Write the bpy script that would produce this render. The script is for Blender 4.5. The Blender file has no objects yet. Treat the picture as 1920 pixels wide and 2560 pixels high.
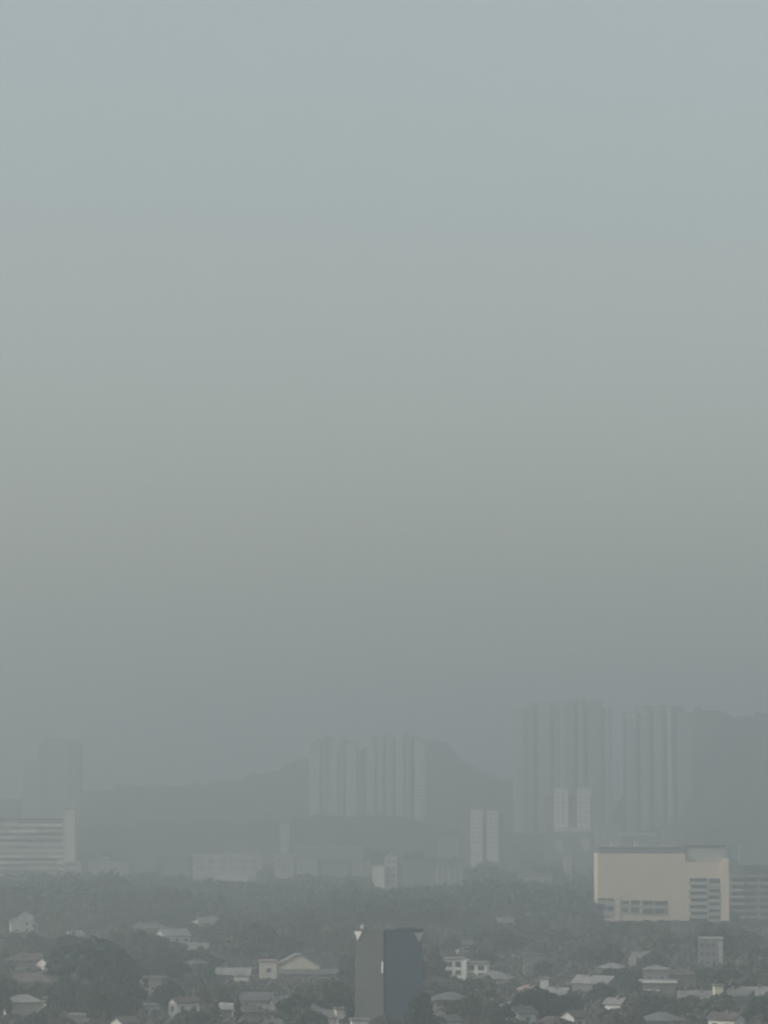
import bpy, math, random
import numpy as np
from mathutils import Vector

# ------------------------------------------------------------------ camera, sky, sun, exposure
scene = bpy.context.scene
CAM_H = 53.0                      # eye height above the plain, metres
FPX = 8000.0                      # focal length in photograph pixels (1920 x 2560)
PITCH = math.atan(750.0 / FPX)    # horizon lies below the middle of the frame
cam_data = bpy.data.cameras.new("camera")
cam = bpy.data.objects.new("camera", cam_data)
scene.collection.objects.link(cam)
cam.location = (0, 0, CAM_H)
cam.rotation_euler = (math.pi / 2 + PITCH, 0, 0)
cam_data.sensor_fit = 'VERTICAL'
cam_data.angle_y = 2 * math.atan(1280.0 / FPX)
cam_data.clip_start = 1.0
cam_data.clip_end = 40000.0
scene.camera = cam

SUN_EL, SUN_AZ = 28.0, 248.0      # degrees; azimuth clockwise from the view direction
world = bpy.data.worlds.new("World")
scene.world = world
world.use_nodes = True
wn = world.node_tree
sky = wn.nodes.new('ShaderNodeTexSky')
sky.sky_type = 'NISHITA'
sky.sun_disc = False
sky.sun_elevation = math.radians(SUN_EL)
sky.sun_rotation = math.radians(SUN_AZ)
sky.air_density = 1.9
sky.dust_density = 1.7
sky.ozone_density = 4.0
bg = wn.nodes['Background']
bg.inputs['Strength'].default_value = 0.15
hs = wn.nodes.new('ShaderNodeHueSaturation')
hs.inputs['Saturation'].default_value = 0.46
wn.links.new(sky.outputs[0], hs.inputs['Color'])
wn.links.new(hs.outputs[0], bg.inputs['Color'])

sun_data = bpy.data.lights.new("sun", 'SUN')
sun_data.energy = 2.7
sun_data.angle = math.radians(0.6)
sun_data.color = (1.0, 0.90, 0.76)
sun = bpy.data.objects.new("sun", sun_data)
scene.collection.objects.link(sun)
_e, _a = math.radians(SUN_EL), math.radians(SUN_AZ)
to_sun = Vector((math.sin(_a) * math.cos(_e), math.cos(_a) * math.cos(_e), math.sin(_e)))
sun.rotation_euler = to_sun.to_track_quat('Z', 'Y').to_euler()

scene.view_settings.view_transform = 'Standard'
scene.view_settings.look = 'None'
scene.view_settings.exposure = 0.0
scene.view_settings.gamma = 1.0
scene.view_settings.use_curve_mapping = False
scene.cycles.volume_bounces = 2
scene.cycles.max_bounces = 6
scene.cycles.use_denoising = True
scene.cycles.pixel_filter_type = 'BLACKMAN_HARRIS'
scene.cycles.filter_width = 2.3

HAZE_DENSITY = 0.00080
HAZE_COLOR = (0.772, 0.824, 0.823)
HAZE_ANISO = 0.5
HAZE_TOP = 276.0

# ------------------------------------------------------------------ helpers
rng = np.random.default_rng(7)
random.seed(7)
COL = scene.collection
CP, SP = math.cos(PITCH), math.sin(PITCH)


def at(px, py, D):
    """world x and z of photograph pixel (px, py) at the distance D along the view axis on the ground"""
    u, v = (px - 960) / FPX, (1280 - py) / FPX
    t = D / (CP - v * SP)
    return t * u, CAM_H + t * (SP + v * CP)


def row_of(z, D):
    """photograph row of height z at distance D"""
    # solve CAM_H + t (SP + v CP) = z with t = D / (CP - v SP)
    k = (z - CAM_H) / D
    v = (k * CP - SP) / (CP + k * SP)
    return 1280 - v * FPX


def col_of(x, D):
    return 960 + x / D * FPX * CP * 1.0


def dist_for(ytop, H):
    """distance at which the top of something H metres high shows at row ytop"""
    lo, hi = 300.0, 9000.0
    for _ in range(50):
        m = (lo + hi) / 2
        if row_of(H, m) > ytop:
            lo = m
        else:
            hi = m
    return (lo + hi) / 2


MATS = {}


def mat(name, c, var=0.15, scale=0.6, rough=0.85, bump=0.0, spec=0.3, c2=None):
    if name in MATS:
        return MATS[name]
    m = bpy.data.materials.new(name)
    m.use_nodes = True
    nt = m.node_tree
    b = nt.nodes['Principled BSDF']
    b.inputs['Roughness'].default_value = rough
    b.inputs['Specular IOR Level'].default_value = spec
    tc = nt.nodes.new('ShaderNodeTexCoord')
    nz = nt.nodes.new('ShaderNodeTexNoise')
    nz.inputs['Scale'].default_value = scale
    nz.inputs['Detail'].default_value = 5
    nt.links.new(tc.outputs['Object'], nz.inputs['Vector'])
    rp = nt.nodes.new('ShaderNodeValToRGB')
    rp.color_ramp.elements[0].position = 0.3
    rp.color_ramp.elements[1].position = 0.7
    lo = tuple(max(0, k * (1 - var)) for k in c)
    hi = tuple(min(0.95, k * (1 + var)) for k in (c2 or c))
    rp.color_ramp.elements[0].color = lo + (1,)
    rp.color_ramp.elements[1].color = hi + (1,)
    nt.links.new(nz.outputs['Fac'], rp.inputs['Fac'])
    oi = nt.nodes.new('ShaderNodeObjectInfo')
    hv = nt.nodes.new('ShaderNodeHueSaturation')
    mr = nt.nodes.new('ShaderNodeMapRange')
    mr.inputs['To Min'].default_value = 0.85
    mr.inputs['To Max'].default_value = 1.15
    nt.links.new(oi.outputs['Random'], mr.inputs['Value'])
    nt.links.new(mr.outputs[0], hv.inputs['Value'])
    nt.links.new(rp.outputs[0], hv.inputs['Color'])
    nt.links.new(hv.outputs[0], b.inputs['Base Color'])
    if bump:
        bp = nt.nodes.new('ShaderNodeBump')
        bp.inputs['Strength'].default_value = bump
        nt.links.new(nz.outputs['Fac'], bp.inputs['Height'])
        nt.links.new(bp.outputs[0], b.inputs['Normal'])
    MATS[name] = m
    return m


M_LEAF = [mat("leaf_deep", (0.013, 0.034, 0.029), 0.35, 0.25, 0.8),
          mat("leaf_mid", (0.032, 0.060, 0.047), 0.35, 0.25, 0.8),
          mat("leaf_olive", (0.070, 0.085, 0.064), 0.35, 0.25, 0.8),
          mat("leaf_dry", (0.100, 0.100, 0.088), 0.35, 0.25, 0.85)]
M_WOODMASS = mat("leaf_wood_mass", (0.034, 0.058, 0.046), 0.62, 0.016, 0.85)
M_BARK = mat("bark", (0.09, 0.07, 0.055), 0.3, 1.5, 0.9, 0.3)
M_GROUND = mat("ground_soil", (0.075, 0.072, 0.052), 0.35, 0.02, 0.95, 0.0, 0.1, (0.06, 0.07, 0.04))
M_HILL = mat("hill_wood", (0.045, 0.055, 0.035), 0.4, 0.02, 0.95, 0.6, 0.1)
M_WHITE = mat("white_paint", (0.74, 0.72, 0.68), 0.10, 0.5)
M_CREAM = mat("cream_render", (0.62, 0.56, 0.47), 0.10, 0.4)
M_GREYW = mat("grey_render", (0.20, 0.20, 0.20), 0.12, 0.4)
M_TANW = mat("tan_render", (0.20, 0.18, 0.165), 0.12, 0.4)
M_BROWNR = mat("brown_tile_roof", (0.115, 0.092, 0.085), 0.45, 0.35, 0.8, 0.2)
M_GREYR = mat("grey_sheet_roof", (0.14, 0.14, 0.14), 0.4, 0.35, 0.6)
M_PALER = mat("pale_sheet_roof", (0.25, 0.24, 0.23), 0.35, 0.35, 0.55)
M_PINKR = mat("pink_tile_roof", (0.42, 0.29, 0.26), 0.15, 0.5, 0.8)
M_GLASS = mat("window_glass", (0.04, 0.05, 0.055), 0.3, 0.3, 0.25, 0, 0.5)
M_GLASS2 = mat("haze_paled_glass", (0.20, 0.21, 0.215), 0.3, 0.3, 0.3, 0, 0.5)  # far panes paled: haze and sky reflection put into the colour
M_BEIGE = mat("beige_render", (0.86, 0.70, 0.56), 0.06, 0.06)
M_PANEL = mat("grey_panel", (0.42, 0.42, 0.40), 0.10, 0.3)
M_DARKR = mat("dark_flat_roof", (0.10, 0.11, 0.12), 0.2, 0.1)
M_CONC = mat("pale_concrete", (0.50, 0.49, 0.46), 0.12, 0.1)
M_FARW = mat("tower_render", (0.78, 0.75, 0.72), 0.10, 0.03)
M_FARD = mat("tower_recess", (0.28, 0.28, 0.28), 0.10, 0.05)
M_BLUEG = mat("blue_shaded_cladding", (0.08, 0.12, 0.175), 0.2, 0.12, 0.5)  # right face's bluish shade put into the cladding colour
M_TOWERL = mat("grey_cladding", (0.080, 0.088, 0.092), 0.22, 0.12, 0.7)


class MB:
    """collects faces, then links them as one mesh object"""

    def __init__(s):
        s.v, s.f = [], []

    def box(s, x0, x1, y0, y1, z0, z1):
        b = len(s.v)
        s.v += [(x0, y0, z0), (x1, y0, z0), (x1, y1, z0), (x0, y1, z0),
                (x0, y0, z1), (x1, y0, z1), (x1, y1, z1), (x0, y1, z1)]
        s.f += [tuple(b + i for i in q) for q in
                ((0, 3, 2, 1), (4, 5, 6, 7), (0, 1, 5, 4), (1, 2, 6, 5), (2, 3, 7, 6), (3, 0, 4, 7))]
        return s

    def poly(s, pts, faces):
        b = len(s.v)
        s.v += list(pts)
        s.f += [tuple(b + i for i in q) for q in faces]
        return s

    def prism(s, outline, y0, y1):
        """outline: (x, z) counter-clockwise seen from -y, extruded from y0 to y1"""
        n = len(outline)
        b = len(s.v)
        s.v += [(x, y0, z) for x, z in outline] + [(x, y1, z) for x, z in outline]
        s.f.append(tuple(b + i for i in range(n)))
        s.f.append(tuple(b + n + i for i in reversed(range(n))))
        for i in range(n):
            j = (i + 1) % n
            s.f.append((b + j, b + i, b + n + i, b + n + j))
        return s

    def tube(s, pts, radii, k=7):
        b = len(s.v)
        for p, r in zip(pts, radii):
            for i in range(k):
                a = 2 * math.pi * i / k
                s.v.append((p[0] + r * math.cos(a), p[1] + r * math.sin(a), p[2]))
        for j in range(len(pts) - 1):
            for i in range(k):
                i2 = (i + 1) % k
                s.f.append((b + j * k + i, b + j * k + i2, b + (j + 1) * k + i2, b + (j + 1) * k + i))
        s.f.append(tuple(b + (len(pts) - 1) * k + i for i in range(k)))
        return s

    def mesh(s, name):
        me = bpy.data.meshes.new(name)
        me.from_pydata(s.v, [], s.f)
        me.update()
        return me

    def build(s, name, m, parent=None, loc=(0, 0, 0), rz=0.0):
        return link(name, s.mesh(name), m, parent, loc, rz)


def link(name, me, m, parent=None, loc=(0, 0, 0), rz=0.0):
    if m is not None and not me.materials:
        me.materials.append(m)
    o = bpy.data.objects.new(name, me)
    COL.objects.link(o)
    o.location = loc
    o.rotation_euler = (0, 0, rz)
    if parent is not None:
        o.parent = parent
    return o


def thing(name, label, cat, loc=(0, 0, 0), rz=0.0, group=None):
    o = bpy.data.objects.new(name, None)
    o.empty_display_size = 1.0
    COL.objects.link(o)
    o.location = loc
    o.rotation_euler = (0, 0, rz)
    o['label'] = label
    o['category'] = cat
    if group:
        o['group'] = group
    return o


def np_mesh(name, verts, quads):
    """verts (n,3), quads (m,4)"""
    me = bpy.data.meshes.new(name)
    me.vertices.add(len(verts))
    me.vertices.foreach_set('co', np.ascontiguousarray(verts, dtype=np.float32).ravel())
    me.loops.add(quads.size)
    me.loops.foreach_set('vertex_index', np.ascontiguousarray(quads, dtype=np.int32).ravel())
    me.polygons.add(len(quads))
    me.polygons.foreach_set('loop_start', np.arange(0, quads.size, 4, dtype=np.int32))
    me.polygons.foreach_set('loop_total', np.full(len(quads), 4, dtype=np.int32))
    me.update(calc_edges=True)
    me.validate()
    return me


REFS = []         # (px, row, short name): landmarks that tree labels point to
PROTECT = []      # (x0, x1, y0, y1, D): parts of the picture that nearer trees leave open
FOOT = []         # (x, y, radius): ground taken by buildings


def protect(x0, x1, y0, y1, D):
    PROTECT.append((x0, x1, y0, y1, D))


# ------------------------------------------------------------------ ground and hills
X_LIM, Y0_LIM, Y1_LIM = 7000.0, -2500.0, 10500.0
g = MB().poly([(-X_LIM, Y0_LIM, 0), (X_LIM, Y0_LIM, 0), (X_LIM, Y1_LIM, 0), (-X_LIM, Y1_LIM, 0)], [(0, 1, 2, 3)]).build('ground', M_GROUND)
g['kind'] = 'structure'


def smooth_noise(n, seed, octaves=((9, 1.0), (23, 0.45), (57, 0.2), (120, 0.1))):
    r = np.random.default_rng(seed)
    t = np.linspace(0, 1, n)
    out = np.zeros(n)
    for k, a in octaves:
        out += a * np.interp(t, np.linspace(0, 1, k), r.normal(size=k))
    return out


def ridge(name, profile, D, depth, front, seed, rough=4.0, nx=260, ny=46):
    """a wooded ridge whose crest follows profile = [(px, row), ...] at distance D; slopes fall to the plain
    over `front` metres towards the camera and `depth` metres behind"""
    pts = [at(px, py, D) for px, py in profile]
    xs = np.linspace(pts[0][0], pts[-1][0], nx)
    crest = np.interp(xs, [p[0] for p in pts], [p[1] for p in pts])
    crest = crest + rough * 0.5 * smooth_noise(nx, seed)
    ts = np.concatenate([np.linspace(-1, 0, ny * 2 // 3, endpoint=False), np.linspace(0, 1, ny - ny * 2 // 3)])
    r = np.random.default_rng(seed + 1)
    verts = []
    for t in ts:
        y = D + (t * front if t < 0 else t * depth)
        fall = 0.5 + 0.5 * math.cos(math.pi * min(1, abs(t)))
        fall = fall ** 0.85
        z = crest * fall + (rough * fall * smooth_noise(nx, int(seed * 97 + 1000 * (t + 2)), ((19, .5), (61, .35), (131, .4)))) - 1.5 * abs(t)
        verts.append(np.stack([xs, np.full(nx, y), z], 1))
    v = np.concatenate(verts)
    idx = np.arange(len(ts) * nx).reshape(len(ts), nx)
    q = np.stack([idx[:-1, :-1], idx[:-1, 1:], idx[1:, 1:], idx[1:, :-1]], -1).reshape(-1, 4)
    o = link(name, np_mesh(name, v, q), M_HILL)
    o['kind'] = 'structure'
    return o


ridge('far_hill', [(-500, 2020), (60, 2000), (200, 1985), (320, 1968), (560, 1962), (690, 1930), (760, 1898), (930, 1866), (1080, 1848),
                   (1110, 1858), (1160, 1900), (1240, 1940), (1330, 1975), (1480, 2015), (1560, 2040)], 3550, 900, 450, 3, 4)
ridge('mountain', [(1590, 2035), (1640, 1960), (1690, 1850), (1740, 1792), (1830, 1800), (1925, 1808), (2150, 1700), (2500, 1500), (2900, 1510),  # unseen summit right of view, added so the haze top can sit higher
                   (3400, 1800), (3800, 2040)], 3250, 1500, 450, 11, 5)
ridge('wooded_rise', [(-400, 2120), (0, 2110), (200, 2070), (420, 2055), (640, 2050), (800, 2040), (1000, 2046), (1150, 2070), (1300, 2080),
                      (1500, 2090), (1700, 2076), (1900, 2066), (2300, 2080)], 2880, 110, 120, 23, 3)


# ------------------------------------------------------------------ houses of the suburb
MESHC = {}


def unit(key, fn):
    if key not in MESHC:
        MESHC[key] = fn()
    return MESHC[key]


def window(parent, x, y, z, w, h, face='front', framed=True, fm=None):
    """a glazed window with its frame, set into a wall plane; local coordinates of the parent"""
    pane = unit(('pane', w, h), lambda: MB().box(-w / 2, w / 2, -0.04, 0.02, 0, h).mesh('window'))
    rz = {'front': 0, 'left': -math.pi / 2, 'right': math.pi / 2, 'back': math.pi}[face]
    o = link('window', pane, M_GLASS, parent, (x, y, z), rz)
    if framed:
        t = 0.09

        def fr():
            m = MB()
            m.box(-w / 2 - t, w / 2 + t, -0.09, 0.015, h, h + t)
            m.box(-w / 2 - t - 0.06, w / 2 + t + 0.06, -0.14, 0.015, -t, 0)
            m.box(-w / 2 - t, -w / 2, -0.09, 0.015, 0, h)
            m.box(w / 2, w / 2 + t, -0.09, 0.015, 0, h)
            m.box(-0.03, 0.03, -0.07, 0.015, 0, h)
            return m.mesh('frame')
        link('frame', unit(('frame', w, h), fr), fm or M_WHITE, o)
    return o


def gable_roof(w, d, ze, zr, ov=0.5, th=0.22):
    """ridge along x; slabs with thickness"""
    m = MB()
    run = d / 2
    k = (zr - ze) / run
    ex, ey = w / 2 + ov, d / 2 + ov
    z_e = ze - k * ov
    for s in (-1, 1):
        pts = [(-ex, s * ey, z_e), (ex, s * ey, z_e), (ex, 0, zr), (-ex, 0, zr)]
        top = [(x, y, z + th + 0.02) for x, y, z in pts]
        bot = [(x, y, z + 0.02) for x, y, z in pts]
        fc = [(0, 1, 2, 3), (7, 6, 5, 4), (0, 4, 5, 1), (1, 5, 6, 2), (3, 7, 4, 0)]
        if s > 0:
            fc = [tuple(reversed(q)) for q in fc]
        m.poly(top + bot, fc)
    return m


def hip_roof(w, d, ze, zr, ov=0.5, th=0.25):
    m = MB()
    ex, ey = w / 2 + ov, d / 2 + ov
    rl = max(0.4, (w - d) / 2)
    p = [(-ex, -ey, ze), (ex, -ey, ze), (ex, ey, ze), (-ex, ey, ze), (-rl, 0, zr), (rl, 0, zr)]
    b = [(x, y, ze - th) for x, y, z in p[:4]]
    m.poly(p + b, [(0, 1, 5, 4), (1, 2, 5), (2, 3, 4, 5), (3, 0, 4),
                   (0, 6, 7, 1), (1, 7, 8, 2), (2, 8, 9, 3), (3, 9, 6, 0), (9, 8, 7, 6)])
    return m


def flat_roof(w, d, ze, ov=0.35, th=0.35):
    return MB().box(-w / 2 - ov, w / 2 + ov, -d / 2 - ov, d / 2 + ov, ze + 0.004, ze + th)


def house_volume(t, w, d, he, hr, roof, wm, rm, x=0.0, y=0.0, rz=0.0, wins=True, z0=0.0, storeys=None, side='both'):
    """one volume of a house: wall, roof, and its windows, as parts of t"""
    m = MB()
    if roof == 'gable':
        m.prism([(-d / 2, z0), (d / 2, z0), (d / 2, he), (0, hr), (-d / 2, he)], -w / 2, w / 2)
        # prism runs along y; turn it so the ridge runs along x
        m.v = [(yy, -xx, zz) for xx, yy, zz in m.v]
    else:
        m.box(-w / 2, w / 2, -d / 2, d / 2, z0, he)
    wall = m.build('wall', wm, t, (x, y, 0), rz)
    if roof == 'gable':
        r = gable_roof(w, d, he, hr)
    elif roof == 'hip':
        r = hip_roof(w, d, he + 0.25, hr)
    else:
        r = flat_roof(w, d, he)
    r.build('roof', rm, t, (x, y, 0), rz)
    if wins:
        ns = storeys or max(1, int((he - z0) / 2.8))
        nw = max(1, int(w / 3.2))
        for s in range(ns):
            z = z0 + 0.95 + s * 2.8
            for i in range(nw):
                window(wall, -w / 2 + w * (i + 0.5) / nw, -d / 2, z, 1.3, 1.2, 'front')
            if side == 'both':
                window(wall, -w / 2, 0, z, 1.1, 1.2, 'left')
    return wall


def house(px, ytop, H, w, d, rot, roof, wm, rm, label, vis=None, roof_h=None, wins=True, D=None, cat='house'):
    D = D or dist_for(ytop, H)
    x, _ = at(px, row_of(H * 0.6, D), D)
    t = thing('house', label, cat, (x, D, 0), math.radians(rot), 'houses of the suburb')
    rh = roof_h if roof_h is not None else (0.35 if roof == 'flat' else min(2.6, 0.28 * d))
    he = H - rh - (0.22 if roof == 'gable' else 0)
    house_volume(t, w, d, he, H - (0.24 if roof == 'gable' else 0), roof, wm, rm, wins=wins)
    k = HR.random()
    if k < 0.55 and w > 4.6:      # lean-to extension on the front
        ew, ed, eh = w * HR.uniform(0.35, 0.6), HR.uniform(1.6, 2.8), HR.uniform(2.3, 2.9)
        ex = HR.choice((-1, 1)) * (w - ew) * 0.4
        MB().box(ex - ew / 2, ex + ew / 2, -d / 2 - ed, -d / 2 - 0.01, 0, eh - 0.3).build('extension', HR.choice((wm, M_TANW)), t)
        a0 = MB().prism([(-ed - 0.4, eh - 0.35), (0, eh + 0.25), (0, eh + 0.37), (-ed - 0.4, eh - 0.23)], ex - ew / 2 - 0.3, ex + ew / 2 + 0.3)
        a0.v = [(yy, xx - d / 2 - 0.02, zz) for xx, yy, zz in a0.v]
        a0.f = [tuple(reversed(q)) for q in a0.f]
        a0.build('extension_roof', HR.choice((M_GREYR, M_BROWNR, M_PALER)), t)
    if k > 0.4 and w > 4:         # aerial, chimney or roof tank
        cx = HR.uniform(-0.3, 0.3) * w
        MB().box(cx - 0.3, cx + 0.3, -0.9, -0.4, he - 0.2, H + 0.5).build('chimney', M_TANW, t)
        MB().box(cx + 1.2, cx + 1.26, 0.2, 0.26, he - 0.2, H + 1.9).box(cx + 0.8, cx + 1.7, 0.205, 0.255, H + 1.5, H + 1.56).build('aerial', M_DARKR, t)
    dm = MB().box(-0.5, 0.5, -0.06, 0.02, 0, 2.1)
    dm.build('door', M_BROWNR, t, (w * 0.22 + 0.8, -d / 2, 0.02))
    FOOT.append((x, D, 0.62 * max(w, d)))
    if vis:
        dull = wm in (M_GREYW, M_TANW)
        kx, ky = (0.22, 0.5) if dull else (0.16, 0.16)
        wx, wy = vis[1] - vis[0], vis[3] - vis[2]
        if wm is M_WHITE and wx < 40:
            kx, ky = -0.1, 0.05
        protect(vis[0] + kx * wx, vis[1] - kx * wx, vis[2], vis[3] - ky * wy, D)
    return t


HR = random.Random(5)
W, C, GW, TW = M_WHITE, M_CREAM, M_GREYW, M_TANW
BR, GR, PR, KR = M_BROWNR, M_GREYR, M_PALER, M_PINKR
HOUSES = [
    # px, ytop, H, w, d, rot, roof, wall, roof mat, label, visible box
    (432, 2322, 8.5, 11, 8, 28, 'gable', W, PR, "white house with a tall gable and pale roof above a long eave", (415, 478, 2324, 2362)),
    (478, 2356, 5.0, 13, 7, -8, 'gable', C, PR, "low pale-roofed house with a long eave in front of the tall gable", (440, 520, 2357, 2372)),
    (372, 2306, 7.5, 15, 9, 12, 'hip', GW, GR, "wide grey hipped house behind the tall white gable", (335, 425, 2308, 2340)),
    (514, 2292, 8.0, 10, 8, 35, 'gable', C, PR, "pale gabled house alone in the trees beyond the tall gable", (485, 548, 2294, 2316)),
    (186, 2326, 7.0, 6, 6, 40, 'gable', W, PR, "tiny white house gable above the crown of the big dark tree", (176, 196, 2326, 2341)),
    (128, 2392, 7.0, 7, 6, 42, 'gable', W, BR, "white gable end peeping out just left of the big dark tree", (118, 137, 2393, 2409)),
    (85, 2382, 7.5, 17, 9, 8, 'hip', TW, BR, "long brown-roofed house between the stepped white house and the tree", (25, 145, 2384, 2420)),
    (78, 2432, 7.0, 14, 9, -6, 'hip', TW, BR, "brown hipped house behind the pale house at lower left", (22, 135, 2434, 2480)),
    (372, 2441, 7.5, 9.0, 8, -10, 'flat', TW, GR, "tan flat-roofed house right beside the big dark tree", (338, 418, 2442, 2502)),
    (372, 2510, 4.2, 4.5, 4, 20, 'flat', W, PR, "small white flat-roofed outbuilding below the tan flat-roofed house", (358, 388, 2511, 2530)),
    (460, 2492, 7.2, 7, 3.6, 40, 'gable', W, BR, "bright white gable end between tan house and pale-roofed carport", (446, 474, 2494, 2530)),
    (58, 2486, 7.5, 9.0, 7, 12, 'hip', C, PR, "pale cream house at the lower left corner beside a smaller annexe", (20, 108, 2488, 2542)),
    (140, 2493, 6.2, 6.5, 6, 5, 'flat', C, GR, "small cream annexe between the corner house and the big dark tree", (108, 170, 2494, 2522)),
    (215, 2534, 4.0, 8, 6, -5, 'flat', GW, PR, "low pale flat roof at the foot of the big dark tree", (182, 252, 2535, 2556)),
    (312, 2540, 6.0, 5, 4.5, 45, 'gable', W, BR, "small white gable at the bottom edge right of the big tree", (302, 324, 2540, 2560)),
    (492, 2398, 8.0, 5, 5, 25, 'hip', GW, GR, "narrow grey house left of the long low house with white porch", (478, 506, 2400, 2440)),
    (312, 2380, 7.0, 8, 7, 10, 'hip', TW, BR, "brown hipped house just behind the right flank of the big tree", (296, 332, 2383, 2412)),
    (645, 2480, 6.0, 8, 6, -12, 'gable', GW, GR, "dull grey gabled house in front of the broad pale gable", (626, 664, 2481, 2492)),
    (724, 2489, 6.2, 9, 7, 14, 'gable', TW, GR, "grey-roofed house with dark round tree in front", (705, 745, 2490, 2500)),
    (620, 2512, 6.5, 6, 6, 8, 'hip', TW, BR, "brown hipped house right of the pale-roofed carport", (602, 652, 2514, 2545)),
    (690, 2545, 5.0, 7, 6, -8, 'hip', TW, GR, "low grey hipped house at the bottom edge beside the dark round tree", (665, 705, 2546, 2560)),
    (772, 2508, 6.8, 8, 7, 12, 'hip', TW, GR, "tan house between the dark round tree and the slab tower", (755, 800, 2510, 2530)),
    (830, 2524, 6.8, 5.5, 5, -35, 'gable', GW, GR, "small grey gabled house near the tower with a pale side wall", (813, 842, 2526, 2545)),
    (852, 2519, 7.4, 2.6, 3, 10, 'flat', W, PR, "slim white stair block close to the left of the tower", (846, 858, 2520, 2540)),
    (898, 2546, 7.6, 3.6, 4, 6, 'flat', W, PR, "white flat-roofed block at the foot of the tower", (886, 908, 2547, 2560)),
    (1236, 2427, 6.5, 10, 8, -18, 'hip', GW, PR, "pale hipped roof right of the white terrace with dark windows", (1195, 1278, 2429, 2462)),
    (1335, 2384, 8.5, 6.5, 6, 0, 'flat', GW, GR, "plain grey flat-roofed block above the white rooftop cube", (1312, 1360, 2386, 2418)),
    (1395, 2468, 6.0, 6, 6, -25, 'gable', GW, PR, "small pale gabled roof right of the white rooftop cube", (1383, 1410, 2470, 2484)),
    (1078, 2516, 7.0, 6, 4.5, -52, 'gable', W, BR, "brown-roofed house with bright end wall right of the tower", (1064, 1098, 2518, 2542)),
    (1122, 2536, 6.2, 4, 4, 40, 'gable', C, GR, "narrow cream gable at the bottom edge right of the tower", (1112, 1134, 2538, 2560)),
    (1282, 2502, 7.2, 5, 5, 10, 'hip', GW, GR, "small grey hipped house beside a bright white gable", (1272, 1292, 2503, 2522)),
    (1302, 2515, 7.4, 6, 4.5, 44, 'gable', W, GR, "bright white gable among dark trees, below the pink roof", (1292, 1314, 2517, 2548)),
    (1446, 2524, 7.4, 7, 4.5, 40, 'gable', W, BR, "bright white gable at the bottom edge left of the pale long roof's end", (1430, 1460, 2526, 2558)),
    (1257, 2293, 9.0, 8, 7, 25, 'gable', W, PR, "tiny pale roof alone high in the trees right of the tower", (1244, 1270, 2294, 2306)),
    (1160, 2350, 7.5, 5, 5, 15, 'gable', W, GR, "tiny pale house directly above the white terrace", (1150, 1170, 2351, 2364)),
    (1085, 2440, 7.0, 7, 7, -15, 'hip', TW, BR, "brown hipped house right of the tower below the white terrace", (1064, 1112, 2442, 2466)),
    (1530, 2406, 7.6, 7, 6, -22, 'hip', GW, PR, "pale hipped house left of the two-tier white house", (1508, 1556, 2408, 2438)),
    (1490, 2438, 7.0, 12, 6.5, -38, 'gable', GW, PR, "long pale roof sloping down left of the two-tier white house", (1442, 1545, 2440, 2486)),
    (1542, 2494, 7.4, 4.5, 4, -35, 'gable', W, PR, "bright end gable just below the long pale roof", (1530, 1552, 2496, 2518)),
    (1602, 2378, 8.0, 6, 6, 20, 'gable', GW, PR, "faint pale roof in the trees above the two-tier white house", (1590, 1614, 2380, 2392)),
    (1745, 2476, 6.0, 10, 6, -5, 'gable', GW, PR, "low pale-eaved house left of the yellowish white cube", (1708, 1780, 2478, 2494)),
    (1855, 2472, 6.8, 8, 6, -48, 'gable', GW, GR, "grey house with slanting roof right of the yellowish white cube", (1838, 1874, 2474, 2512)),
    (1816, 2530, 7.4, 7, 4.5, -38, 'gable', W, BR, "bright sunlit gable below the yellowish white cube", (1800, 1834, 2532, 2560)),
    (1886, 2466, 7.0, 7, 6, 10, 'gable', GW, PR, "pale roof near the right edge behind the slanting roof", (1866, 1900, 2468, 2478)),
    (1930, 2472, 7.0, 8, 6, -5, 'gable', C, PR, "pale roof cut by the right edge", (1905, 1920, 2474, 2486)),
    (1655, 2530, 6.5, 9, 7, 8, 'hip', GW, GR, "low grey hipped house at the bottom edge under the two-tier house", (1640, 1690, 2538, 2552)),
    (1380, 2540, 6.5, 9, 7, -12, 'hip', TW, BR, "brown hipped house at the bottom edge between two bright gables", (1355, 1405, 2545, 2558)),
    (1000, 2405, 7.5, 11, 8, 10, 'hip', TW, BR, "brown hipped house half hidden behind the slab tower", None),
    (1125, 2480, 6.5, 9, 7, 12, 'hip', TW, GR, "dull grey hipped house between the brown house and dark tree", (1105, 1160, 2484, 2505)),
    (1700, 2420, 7.5, 8, 7, 5, 'hip', TW, BR, "dark hipped house right of the two-tier white house", (1690, 1730, 2424, 2445)),
]
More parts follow.
